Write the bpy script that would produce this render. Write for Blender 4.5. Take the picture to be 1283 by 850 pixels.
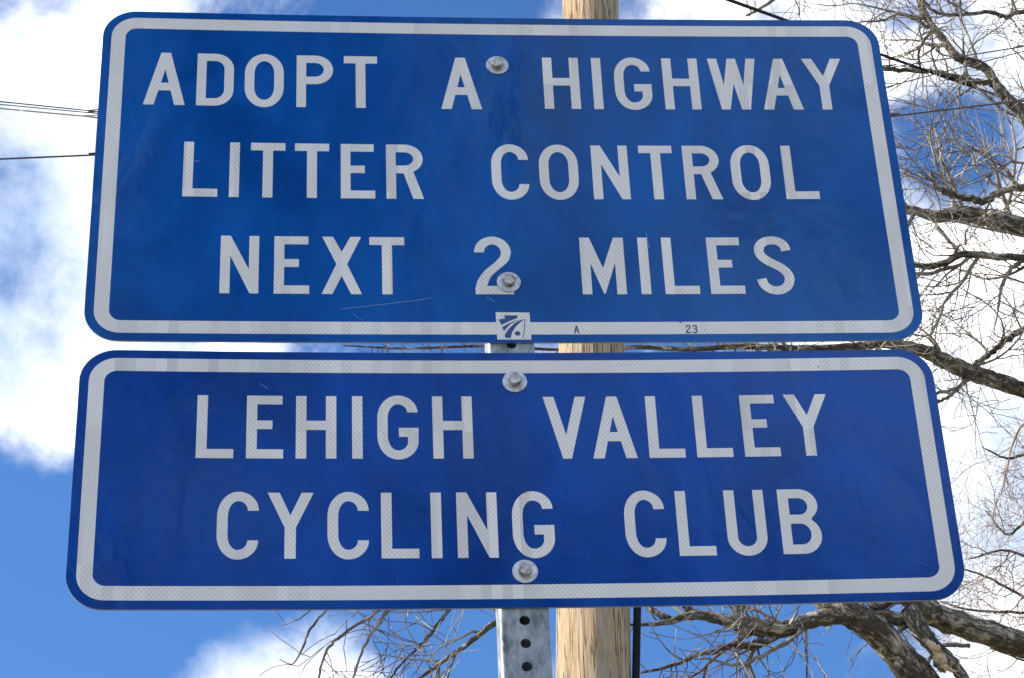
import bpy, bmesh, math, random
from mathutils import Vector, Matrix
from mathutils.geometry import tessellate_polygon

for o in list(bpy.data.objects):
    bpy.data.objects.remove(o)
scn = bpy.context.scene
col = scn.collection
R = math.radians
IN = 0.0254
Z_TOP = 3.384                     # height of the upper sign's top edge above the ground

# ------------------------------------------------------------------ camera
F_PX, PX, PY, PW = 2957.094, 701.434, 431.093, 1283.0
CAM = Vector((-7.4738 * IN, -84.3801 * IN, Z_TOP - 72.2008 * IN))
yaw, pitch, roll = 0.1126, 0.5674, -0.0615
_f = Vector((math.sin(yaw) * math.cos(pitch), math.cos(yaw) * math.cos(pitch), math.sin(pitch)))
_r = Vector((math.cos(yaw), -math.sin(yaw), 0))
_u = _r.cross(_f)
C_R = _r * math.cos(roll) + _u * math.sin(roll)
C_U = -_r * math.sin(roll) + _u * math.cos(roll)
C_F = _f
cam_d = bpy.data.cameras.new('camera')
cam = bpy.data.objects.new('camera', cam_d)
col.objects.link(cam)
M3 = Matrix((C_R, C_U, -C_F)).transposed()
cam.matrix_world = Matrix.Translation(CAM) @ M3.to_4x4()
cam_d.sensor_width = 36.0
cam_d.lens = 36.0 * F_PX / PW
cam_d.shift_x = -(PX - 641.5) / PW
cam_d.shift_y = (PY - 425.0) / PW
cam_d.clip_start = 0.05
cam_d.clip_end = 6000
scn.camera = cam


def ray(x, y):
    return (C_R * ((x - PX) / F_PX) - C_U * ((y - PY) / F_PX) + C_F).normalized()


def at(x, y, Y):
    """A place in the world: on the sight line through a measured spot, Y metres behind the sign."""
    d = ray(x, y)
    return CAM + d * ((Y - CAM.y) / d.y)


def m_per_px(p):
    return (p - CAM).dot(C_F) / F_PX


# ------------------------------------------------------------------ light
SUN_EL, SUN_AZ_BACK = 30.0, 2.2           # the sun stands to the left, just behind the sign's plane
sdir = Vector((-math.cos(R(SUN_EL)) * math.cos(R(SUN_AZ_BACK)),
               math.cos(R(SUN_EL)) * math.sin(R(SUN_AZ_BACK)), math.sin(R(SUN_EL))))
sun_d = bpy.data.lights.new('sun', 'SUN')
sun_d.energy = 2.4
sun_d.angle = R(0.53)
sun_d.color = (1.0, 0.93, 0.82)
sun = bpy.data.objects.new('sun', sun_d)
col.objects.link(sun)
sun.rotation_euler = sdir.to_track_quat('Z', 'Y').to_euler()

w = bpy.data.worlds.new('World')
scn.world = w
w.use_nodes = True
nt = w.node_tree
nt.nodes.clear()


class NT:
    """small helper to write node graphs"""
    def __init__(s, tree):
        s.t = tree

    def n(s, typ, **kw):
        nd = s.t.nodes.new(typ)
        for k, v in kw.items():
            setattr(nd, k, v)
        return nd

    def put(s, inp, v):
        if hasattr(v, 'is_output'):
            s.t.links.new(v, inp)
        elif v is not None:
            inp.default_value = v

    def math(s, op, a, b=None, c=None, clamp=False):
        nd = s.n('ShaderNodeMath', operation=op, use_clamp=clamp)
        for i, v in enumerate((a, b, c)):
            if v is not None:
                s.put(nd.inputs[i], v)
        return nd.outputs[0]

    def vmath(s, op, a, b=None, out=0):
        nd = s.n('ShaderNodeVectorMath', operation=op)
        s.put(nd.inputs[0], a)
        if b is not None:
            s.put(nd.inputs[1], b)
        return nd.outputs[out]

    def scale(s, a, k):
        nd = s.n('ShaderNodeVectorMath', operation='SCALE')
        s.put(nd.inputs[0], a)
        s.put(nd.inputs[3], k)
        return nd.outputs[0]

    def noise(s, vec, scale, detail=4, rough=.55, dist=0.0, out=0, seed=None):
        nd = s.n('ShaderNodeTexNoise')
        if seed is not None:
            nd.noise_dimensions = '4D'
            nd.inputs['W'].default_value = seed
        s.put(nd.inputs['Vector'], vec)
        nd.inputs['Scale'].default_value = scale
        nd.inputs['Detail'].default_value = detail
        nd.inputs['Roughness'].default_value = rough
        nd.inputs['Distortion'].default_value = dist
        return nd.outputs[out]

    def ramp(s, fac, stops, interp='LINEAR'):
        nd = s.n('ShaderNodeValToRGB')
        s.put(nd.inputs[0], fac)
        cr = nd.color_ramp
        cr.interpolation = interp
        while len(cr.elements) > 1:
            cr.elements.remove(cr.elements[-1])
        for i, (p, c) in enumerate(stops):
            e = cr.elements[0] if i == 0 else cr.elements.new(p)
            e.position = p
            e.color = (c[0], c[1], c[2], 1) if hasattr(c, '__len__') else (c, c, c, 1)
        return nd.outputs[0]

    def step(s, x, lo, hi, smooth=True):
        nd = s.n('ShaderNodeMapRange')
        nd.interpolation_type = 'SMOOTHSTEP' if smooth else 'LINEAR'
        s.put(nd.inputs[0], x)
        nd.inputs[1].default_value = lo
        nd.inputs[2].default_value = hi
        return nd.outputs[0]

    def maprange(s, x, a, b, c, d):
        nd = s.n('ShaderNodeMapRange')
        s.put(nd.inputs[0], x)
        for i, v in enumerate((a, b, c, d)):
            nd.inputs[i + 1].default_value = v
        return nd.outputs[0]

    def mix(s, fac, a, b, mode='MIX'):
        nd = s.n('ShaderNodeMix', data_type='RGBA', blend_type=mode)
        s.put(nd.inputs[0], fac)
        for i, v in ((6, a), (7, b)):
            if not hasattr(v, 'is_output') and len(v) == 3:
                v = (*v, 1)
            s.put(nd.inputs[i], v)
        return nd.outputs[2]


W = NT(nt)
SEED = 26.54                               # which arrangement of clouds; picked so unseen ones behind the camera reflect in the signs
sky = W.n('ShaderNodeTexSky', sky_type='NISHITA')
sky.sun_disc = False
sky.sun_elevation = R(SUN_EL)
# sky sun_rotation is measured clockwise from +Y seen from above
sky.sun_rotation = math.atan2(sdir.x, sdir.y) % (2 * math.pi)
sky.altitude = 100
sky.air_density = 1.0
sky.dust_density = 0.1
sky.ozone_density = 3.0
bg_sky = W.n('ShaderNodeBackground')
bg_sky.inputs[1].default_value = 0.055
nt.links.new(W.mix(1.0, sky.outputs[0], (.52, .80, 1.12), 'MULTIPLY'), bg_sky.inputs[0])
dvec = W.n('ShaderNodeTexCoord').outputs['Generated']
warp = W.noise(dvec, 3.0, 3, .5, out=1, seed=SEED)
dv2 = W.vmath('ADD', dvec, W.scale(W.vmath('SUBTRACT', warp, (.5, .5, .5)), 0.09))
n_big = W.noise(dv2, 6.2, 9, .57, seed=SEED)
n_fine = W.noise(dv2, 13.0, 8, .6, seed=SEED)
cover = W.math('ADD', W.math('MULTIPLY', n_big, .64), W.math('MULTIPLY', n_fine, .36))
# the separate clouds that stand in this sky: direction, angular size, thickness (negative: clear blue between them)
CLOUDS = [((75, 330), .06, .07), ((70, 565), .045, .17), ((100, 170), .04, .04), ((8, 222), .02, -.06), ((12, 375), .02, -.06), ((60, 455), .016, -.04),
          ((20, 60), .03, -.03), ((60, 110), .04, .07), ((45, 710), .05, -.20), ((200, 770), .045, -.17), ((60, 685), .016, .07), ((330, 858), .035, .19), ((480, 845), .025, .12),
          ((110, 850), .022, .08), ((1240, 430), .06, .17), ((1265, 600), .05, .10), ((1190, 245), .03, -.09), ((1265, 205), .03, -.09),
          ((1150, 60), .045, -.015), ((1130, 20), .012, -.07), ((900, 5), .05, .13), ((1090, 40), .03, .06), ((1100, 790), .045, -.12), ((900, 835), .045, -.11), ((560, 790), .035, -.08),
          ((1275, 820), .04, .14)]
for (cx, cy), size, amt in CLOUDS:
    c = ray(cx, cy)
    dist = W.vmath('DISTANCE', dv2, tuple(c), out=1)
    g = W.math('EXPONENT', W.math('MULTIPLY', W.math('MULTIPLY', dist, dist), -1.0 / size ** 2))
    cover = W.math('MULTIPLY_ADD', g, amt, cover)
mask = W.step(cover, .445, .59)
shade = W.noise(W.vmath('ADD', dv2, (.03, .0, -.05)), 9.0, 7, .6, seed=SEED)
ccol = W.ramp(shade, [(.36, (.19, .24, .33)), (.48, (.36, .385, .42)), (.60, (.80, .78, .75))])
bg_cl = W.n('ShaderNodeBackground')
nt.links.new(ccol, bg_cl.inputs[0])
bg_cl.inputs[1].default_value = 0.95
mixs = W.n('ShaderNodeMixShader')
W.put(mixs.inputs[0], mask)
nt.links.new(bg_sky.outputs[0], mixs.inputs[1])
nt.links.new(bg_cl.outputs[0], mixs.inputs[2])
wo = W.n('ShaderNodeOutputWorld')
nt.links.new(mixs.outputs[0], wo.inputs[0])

vs = scn.view_settings
vs.view_transform = 'Standard'
vs.look = 'None'
vs.exposure = 1.78
vs.gamma = 1.0
vs.use_curve_mapping = False
scn.render.engine = 'CYCLES'
scn.render.resolution_x, scn.render.resolution_y = 1024, 678


# ------------------------------------------------------------------ materials
def material(name):
    m = bpy.data.materials.new(name)
    m.use_nodes = True
    t = m.node_tree
    b = t.nodes['Principled BSDF']
    return m, NT(t), b


def bump(N, b, height, strength, dist):
    nd = N.n('ShaderNodeBump')
    N.put(nd.inputs['Height'], height)
    nd.inputs['Strength'].default_value = strength
    nd.inputs['Distance'].default_value = dist
    N.t.links.new(nd.outputs[0], b.inputs['Normal'])


def sheeting(name, base, light, vary, rough, cell_amt, dirt_amt, tile_amt, tint=(1, 1, 1)):
    """retroreflective sheeting: small diamond cells, production tiles, soft waviness"""
    m, N, b = material(name)
    g = N.n('ShaderNodeNewGeometry').outputs['Position']
    sep = N.n('ShaderNodeSeparateXYZ')
    N.put(sep.inputs[0], g)
    x, z = sep.outputs[0], sep.outputs[2]
    P = 0.0050
    a1 = N.math('PINGPONG', N.math('DIVIDE', N.math('ADD', x, N.math('MULTIPLY', z, .8)), P), .5)
    a2 = N.math('PINGPONG', N.math('DIVIDE', N.math('SUBTRACT', x, N.math('MULTIPLY', z, .8)), P), .5)
    line = N.math('MAXIMUM', N.step(a1, .34, .5), N.step(a2, .34, .5))
    where = N.step(N.noise(g, 3.6, 3, .6), .36, .66)
    # tiles of slightly different tone
    tx = N.math('FLOOR', N.math('DIVIDE', x, .0108))
    tz = N.math('FLOOR', N.math('DIVIDE', N.math('ADD', z, .012), .157))
    cmb = N.n('ShaderNodeCombineXYZ')
    N.put(cmb.inputs[0], tx)
    N.put(cmb.inputs[1], tz)
    wn = N.n('ShaderNodeTexWhiteNoise', noise_dimensions='2D')
    N.put(wn.inputs['Vector'], cmb.outputs[0])
    tile = N.math('MULTIPLY', N.math('SUBTRACT', wn.outputs[0], .5), N.step(N.noise(g, 5.0, 2), .40, .62))
    grain = N.noise(g, 900, 2, .7)
    blot = N.noise(N.vmath('MULTIPLY', g, (1.4, 1, .8)), 5.5, 5, .6, .6)
    lv = N.math('MULTIPLY', N.math('MULTIPLY', line, N.maprange(where, 0, 1, .25, 1)), cell_amt)
    lv = N.math('ADD', lv, N.math('MULTIPLY', tile, tile_amt))
    lv = N.math('ADD', lv, N.math('MULTIPLY', N.math('SUBTRACT', blot, .5), vary * 1.3))
    lv = N.math('ADD', lv, N.math('MULTIPLY', N.math('SUBTRACT', grain, .5), .28))
    lv = N.math('ADD', lv, .27, clamp=True)
    cc = N.mix(lv, base, light)
    # thin grime and water marks
    dirt = N.step(N.noise(N.vmath('MULTIPLY', g, (26, 1, 3)), 1.0, 6, .65), .56, .80)
    cc = N.mix(N.math('MULTIPLY', dirt, dirt_amt), cc, (.22, .21, .19))
    N.put(b.inputs['Base Color'], cc)
    N.put(b.inputs['Roughness'], N.maprange(blot, .3, .7, rough - .03, rough + .07))
    b.inputs['Specular IOR Level'].default_value = .45
    b.inputs['Specular Tint'].default_value = (*tint, 1)
    wave = N.math('ADD', N.noise(N.vmath('MULTIPLY', g, (1.2, 1, .7)), 9, 3, .5, .5), N.math('MULTIPLY', N.noise(g, 60, 4, .6, .8), .10))
    h = N.math('MULTIPLY_ADD', N.math('MULTIPLY', line, N.maprange(where, 0, 1, .1, 1)), .000016, N.math('MULTIPLY', wave, .0011))
    bump(N, b, h, 1.0, 1.0)
    return m


M_BLUE = sheeting('blue_sheeting', (.0, .034, .18), (.0, .120, .50), 1.05, .085, .50, .01, .06, (.35, .72, 1.0))
M_BLUE2 = sheeting('blue_sheeting_royal', (.0, .022, .155), (.0, .080, .46), 1.05, .085, .55, .01, .06, (.38, .66, 1.0))
M_WHITE = sheeting('white_sheeting', (.60, .565, .52), (.97, .92, .85), .40, .20, .70, .14, .55)


def metal(name, c1, c2, sc, rough, met, stretch=(1, 1, 1), bmp=.0004):
    m, N, b = material(name)
    g = N.n('ShaderNodeNewGeometry').outputs['Position']
    v = N.vmath('MULTIPLY', g, stretch)
    n = N.noise(v, sc, 6, .65, .5)
    N.put(b.inputs['Base Color'], N.ramp(n, [(.32, c1), (.62, c2)]))
    b.inputs['Metallic'].default_value = met
    N.put(b.inputs['Roughness'], N.maprange(n, .3, .7, rough - .1, rough + .12))
    bump(N, b, n, 1.0, bmp)
    return m


M_ALU = metal('bare_aluminium', (.20, .21, .22), (.38, .39, .40), 40, .45, .6)
M_BOLT = metal('zinc_bolt', (.15, .11, .08), (.64, .63, .59), 160, .34, .65, bmp=.0005)
M_WASHER = metal('zinc_washer', (.30, .30, .31), (.70, .71, .73), 110, .40, .45, bmp=.0003)
M_GALV = metal('galvanised_steel', (.05, .06, .07), (.36, .385, .40), 95, .50, .30, (1, 1, .40), .0018)
_t = NT(M_GALV.node_tree)
_b = M_GALV.node_tree.nodes['Principled BSDF']
_g = _t.n('ShaderNodeNewGeometry').outputs['Position']
_v = _t.n('ShaderNodeTexVoronoi')
_t.put(_v.inputs['Vector'], _t.vmath('MULTIPLY', _g, (1, 1, .6)))
_v.inputs['Scale'].default_value = 170
_sp = _t.n('ShaderNodeSeparateXYZ')
_t.put(_sp.inputs[0], _v.outputs['Color'])
_old = _b.inputs['Base Color'].links[0].from_socket
_t.put(_b.inputs['Base Color'], _t.mix(_t.math('MULTIPLY', _sp.outputs[0], .28), _old, (.42, .445, .465)))
M_CABLE = metal('black_cable_sheath', (.008, .008, .009), (.018, .018, .019), 30, .75, 0.0)
M_CABLE.node_tree.nodes['Principled BSDF'].inputs['Specular IOR Level'].default_value = .12
M_WIRE = metal('weathered_wire', (.06, .056, .056), (.11, .10, .10), 8, .6, 0.0)
M_INK = metal('blue_print', (.006, .045, .16), (.012, .075, .25), 200, .45, 0.0, bmp=0)
M_SCR = metal('scratch_in_film', (.10, .20, .42), (.30, .42, .62), 300, .5, 0.0, bmp=0)


def wood_material():
    m, N, b = material('weathered_pole_wood')
    tc = N.n('ShaderNodeTexCoord').outputs['Object']
    v = N.vmath('MULTIPLY', tc, (1, 1, .035))
    n1 = N.noise(v, 170, 6, .68, .3)
    n2 = N.noise(N.vmath('MULTIPLY', tc, (1, 1, .02)), 34, 4, .6, .4)
    n3 = N.noise(tc, 3.2, 4, .6)
    crack = N.step(N.noise(N.vmath('MULTIPLY', tc, (1, 1, .028)), 120, 3, .55, .25), .36, .41)
    c = N.ramp(n1, [(.30, (.23, .148, .085)), (.5, (.43, .31, .185)), (.68, (.55, .425, .275))])
    c = N.mix(N.math('MULTIPLY', N.step(n2, .45, .7), .55), c, (.36, .30, .23))
    c = N.mix(N.math('MULTIPLY', N.step(n3, .46, .68), .45), c, (.50, .30, .14))
    # long weathering checks and grey patches
    chk = N.step(N.math('ABSOLUTE', N.math('SUBTRACT', N.noise(N.vmath('MULTIPLY', tc, (1, 1, .018)), 26, 3, .55, .15), .46)), .002, .012)
    c = N.mix(N.math('MULTIPLY', N.step(N.noise(N.vmath('MULTIPLY', tc, (1, 1, .3)), 9, 5, .65), .48, .66), .5), c, (.33, .30, .26))
    c = N.mix(N.math('MULTIPLY', N.math('SUBTRACT', 1.0, crack), .85), c, (.15, .10, .06))
    c = N.mix(N.math('MULTIPLY', N.math('SUBTRACT', 1.0, chk), .8), c, (.09, .06, .04))
    N.put(b.inputs['Base Color'], c)
    b.inputs['Roughness'].default_value = .85
    b.inputs['Specular IOR Level'].default_value = .2
    h = N.math('ADD', N.math('MULTIPLY', n1, .35), N.math('ADD', N.math('MULTIPLY', crack, .8), N.math('MULTIPLY', n2, .6)))
    h = N.math('MULTIPLY_ADD', chk, 1.0, h)
    bump(N, b, h, 1.0, .011)
    return m


M_WOOD = wood_material()


def bark_material(name, dark, mid, pale, sc, bmp, furrow=.0):
    m, N, b = material(name)
    g = N.n('ShaderNodeNewGeometry').outputs['Position']
    n1 = N.noise(g, sc, 6, .65, .6)
    n2 = N.noise(g, sc * .17, 4, .6)
    c = N.ramp(n1, [(.32, dark), (.48, mid), (.66, pale)])
    c = N.mix(N.math('MULTIPLY', N.step(n2, .45, .65), .6), c, pale)
    h = n1
    if furrow:
        # coordinates laid along the limb, so plates and furrows run with the grain
        at_ = N.n('ShaderNodeAttribute', attribute_name='bark').outputs['Vector']
        wv = N.vmath('ADD', at_, N.scale(N.noise(g, 9, 4, .6, out=1), .05))
        f1 = N.noise(N.vmath('MULTIPLY', wv, (1, 1, .22)), furrow, 4, .6, .9)
        f2 = N.noise(N.vmath('MULTIPLY', wv, (1, 1, .35)), furrow * 2.6, 4, .6, .5)
        fur = N.step(N.math('ADD', N.math('MULTIPLY', f1, .7), N.math('MULTIPLY', f2, .3)), .41, .56)
        c = N.mix(N.math('MULTIPLY', N.math('SUBTRACT', 1.0, fur), .85), c, dark)
        h = N.math('MULTIPLY_ADD', fur, 1.0, N.math('MULTIPLY', n1, .5))
    lich = N.step(N.noise(N.vmath('ADD', g, (3, 1, 7)), sc * .33, 5, .6), .58, .68)
    c = N.mix(N.math('MULTIPLY', lich, .35), c, (.36, .37, .26))
    N.put(b.inputs['Base Color'], c)
    b.inputs['Roughness'].default_value = .9
    b.inputs['Specular IOR Level'].default_value = .15
    bump(N, b, h, 1.0, bmp)
    return m


M_BARK = bark_material('furrowed_bark', (.06, .05, .038), (.29, .245, .19), (.54, .48, .39), 24, .028, 34)
M_TWIG = bark_material('twig_bark', (.055, .046, .040), (.17, .146, .122), (.40, .36, .31), 7, .002)
M_TWIG_RED = bark_material('reddish_twig_bark', (.12, .07, .05), (.30, .20, .15), (.44, .34, .27), 7, .002)
M_TORN = bark_material('torn_pale_wood', (.38, .27, .16), (.58, .44, .29), (.72, .60, .44), 24, .01)

mg, N, b = material('verge_grass_soil')
gp = N.n('ShaderNodeNewGeometry').outputs['Position']
N.put(b.inputs['Base Color'], N.ramp(N.noise(gp, 2.5, 8, .7), [(.3, (.13, .11, .06)), (.5, (.24, .21, .12)), (.7, (.34, .30, .19))]))
b.inputs['Roughness'].default_value = .95
bump(N, b, N.noise(gp, 30, 5, .7), 1.0, .03)
ma, N, b = material('asphalt')
gp = N.n('ShaderNodeNewGeometry').outputs['Position']
N.put(b.inputs['Base Color'], N.ramp(N.noise(gp, 140, 4, .7), [(.3, (.035, .035, .036)), (.7, (.085, .083, .08))]))
b.inputs['Roughness'].default_value = .9
mp, N, b = material('road_paint')
gp = N.n('ShaderNodeNewGeometry').outputs['Position']
N.put(b.inputs['Base Color'], N.ramp(N.noise(gp, 40, 5, .7), [(.3, (.45, .44, .42)), (.5, (.75, .74, .71))]))


# ------------------------------------------------------------------ object helpers
def mesh_obj(name, verts, faces, mat, parent=None, smooth=False, mats=None, midx=None):
    me = bpy.data.meshes.new(name)
    me.from_pydata([tuple(v) for v in verts], [], faces)
    for mm in (mats or [mat]):
        me.materials.append(mm)
    if midx:
        me.polygons.foreach_set('material_index', midx)
    if smooth:
        me.polygons.foreach_set('use_smooth', [True] * len(me.polygons))
    me.update()
    o = bpy.data.objects.new(name, me)
    col.objects.link(o)
    if parent is not None:
        o.parent = parent
        o.matrix_parent_inverse = Matrix.Translation(parent.location).inverted()
    return o


def thing(name, label, cat, loc=(0, 0, 0), group=None):
    o = bpy.data.objects.new(name, None)
    o.empty_display_size = .1
    o.location = loc
    col.objects.link(o)
    tag(o, label, cat, group)
    return o


def tag(o, label, cat, group=None):
    o['label'] = label
    o['category'] = cat
    if group:
        o['group'] = group
    return o


def sheet(name, x0, x1, y0, y1, z, mat):
    o = mesh_obj(name, [(x0, y0, z), (x1, y0, z), (x1, y1, z), (x0, y1, z)], [(0, 1, 2, 3)], mat)
    o['kind'] = 'structure'
    return o


def box_data(x0, x1, y0, y1, z0, z1):
    v = [(x, y, z) for z in (z0, z1) for y in (y0, y1) for x in (x0, x1)]
    f = [(0, 2, 3, 1), (4, 5, 7, 6), (0, 1, 5, 4), (2, 6, 7, 3), (0, 4, 6, 2), (1, 3, 7, 5)]
    return v, f


# ------------------------------------------------------------------ ground
sheet('ground', -2500, 2500, -2500, 2500, 0.0, mg)
sheet('road', -2500, 2500, -11.5, -4.2, 0.004, ma)
sheet('road_edge_line', -2500, 2500, -4.75, -4.63, 0.008, mp)
v_, f_ = box_data(-2500, 2500, -4.2, -4.05, -.1, .13)
kerb = mesh_obj('kerb', v_, f_, M_ALU)
kerb['kind'] = 'structure'
mk, N, b = material('kerb_concrete')
gp = N.n('ShaderNodeNewGeometry').outputs['Position']
N.put(b.inputs['Base Color'], N.ramp(N.noise(gp, 20, 6, .7), [(.3, (.25, .24, .22)), (.7, (.42, .41, .38))]))
kerb.data.materials[0] = mk

# ------------------------------------------------------------------ sign geometry
SW = 36.0                                  # sign width in inches
BOW = {'U': .1865, 'L': .3103}             # how far the plate's ends stand forward of the bolted middle


def sp(u, v, k, off):
    """sign coordinates in inches (u to the right, v down) -> world"""
    uu = u - SW / 2
    return Vector((uu * IN, (-BOW[k] * uu * uu / 324.0) * IN - off, Z_TOP - v * IN))


def rrect(u0, u1, v0, v1, r, nl=40, ns=14, nc=10):
    pts = []

    def seg(a, b_, n):
        for i in range(n):
            t = i / n
            pts.append((a[0] + (b_[0] - a[0]) * t, a[1] + (b_[1] - a[1]) * t))

    def arc(cu, cv, a0):
        for i in range(nc):
            a = a0 + math.pi / 2 * i / nc
            pts.append((cu + r * math.cos(a), cv + r * math.sin(a)))
    seg((u0 + r, v0), (u1 - r, v0), nl)
    arc(u1 - r, v0 + r, -math.pi / 2)
    seg((u1, v0 + r), (u1, v1 - r), ns)
    arc(u1 - r, v1 - r, 0)
    seg((u1 - r, v1), (u0 + r, v1), nl)
    arc(u0 + r, v1 - r, math.pi / 2)
    seg((u0, v1 - r), (u0, v0 + r), ns)
    arc(u0 + r, v0 + r, math.pi)
    return pts


def build_plate(k, v0, v1, root, blue):
    r, T = 1.5, .0024
    us = [SW * i / 64 for i in range(65)]
    us += [r * (1 - math.cos(math.pi / 2 * i / 12)) for i in range(12)]
    us += [SW - r * (1 - math.cos(math.pi / 2 * i / 12)) for i in range(12)]
    us = sorted(set(round(q, 5) for q in us))
    vs_, fs, mi = [], [], []

    def ends(u):
        d = min(u, SW - u)
        e = r - math.sqrt(max(0, r * r - (r - d) ** 2)) if d < r else 0
        return v0 + e, v1 - e
    for u in us:
        a, b_ = ends(u)
        vs_ += [sp(u, a, k, 0), sp(u, b_, k, 0), sp(u, b_, k, -T), sp(u, a, k, -T)]
    for i in range(len(us) - 1):
        p, q = 4 * i, 4 * i + 4
        fs += [(p, p + 1, q + 1, q), (p + 1, p + 2, q + 2, q + 1), (p + 2, p + 3, q + 3, q + 2), (p + 3, p, q, q + 3)]
        mi += [0, 1, 1, 1]
    fs += [(0, 3, 2, 1), (q, q + 1, q + 2, q + 3)]
    mi += [1, 1]
    mesh_obj('plate', vs_, fs, None, root, mats=[blue, M_ALU], midx=mi)
    A = rrect(.39, SW - .39, v0 + .39, v1 - .39, 1.13)
    B = rrect(1.02, SW - 1.02, v0 + 1.02, v1 - 1.02, .52)
    n = len(A)
    vs_ = [sp(u, v, k, .00012) for u, v in A + B]
    fs = [(i, n + i, n + (i + 1) % n, (i + 1) % n) for i in range(n)]
    mesh_obj('border', vs_, fs, M_WHITE, root)


# ---- lettering: highway capitals, 3 inches high, drawn as outlines
S = .43
H3 = 3.0


def ell(cx, cy, a, b_, d0, d1, n=14):
    return [(cx + a * math.cos(R(d0 + (d1 - d0) * i / n)), cy + b_ * math.sin(R(d0 + (d1 - d0) * i / n))) for i in range(n + 1)]


def smooth_path(ctrl, n=10):
    P = [Vector(p) for p in ctrl]
    P = [2 * P[0] - P[1]] + P + [2 * P[-1] - P[-2]]
    out = []
    for i in range(1, len(P) - 2):
        for j in range(n):
            t = j / n
            a, b_, c, d = P[i - 1], P[i], P[i + 1], P[i + 2]
            out.append(.5 * (2 * b_ + (c - a) * t + (2 * a - 5 * b_ + 4 * c - d) * t * t + (3 * b_ - a - 3 * c + d) * t ** 3))
    out.append(P[-2])
    return out


def stroke(path, wd):
    l, r = [], []
    for i, p in enumerate(path):
        a = path[max(0, i - 1)]
        b_ = path[min(len(path) - 1, i + 1)]
        t = (b_ - a).normalized()
        nrm = Vector((-t.y, t.x)) * wd / 2
        l.append(p + nrm)
        r.append(p - nrm)
    return [tuple(q) for q in l + r[::-1]]


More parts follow.
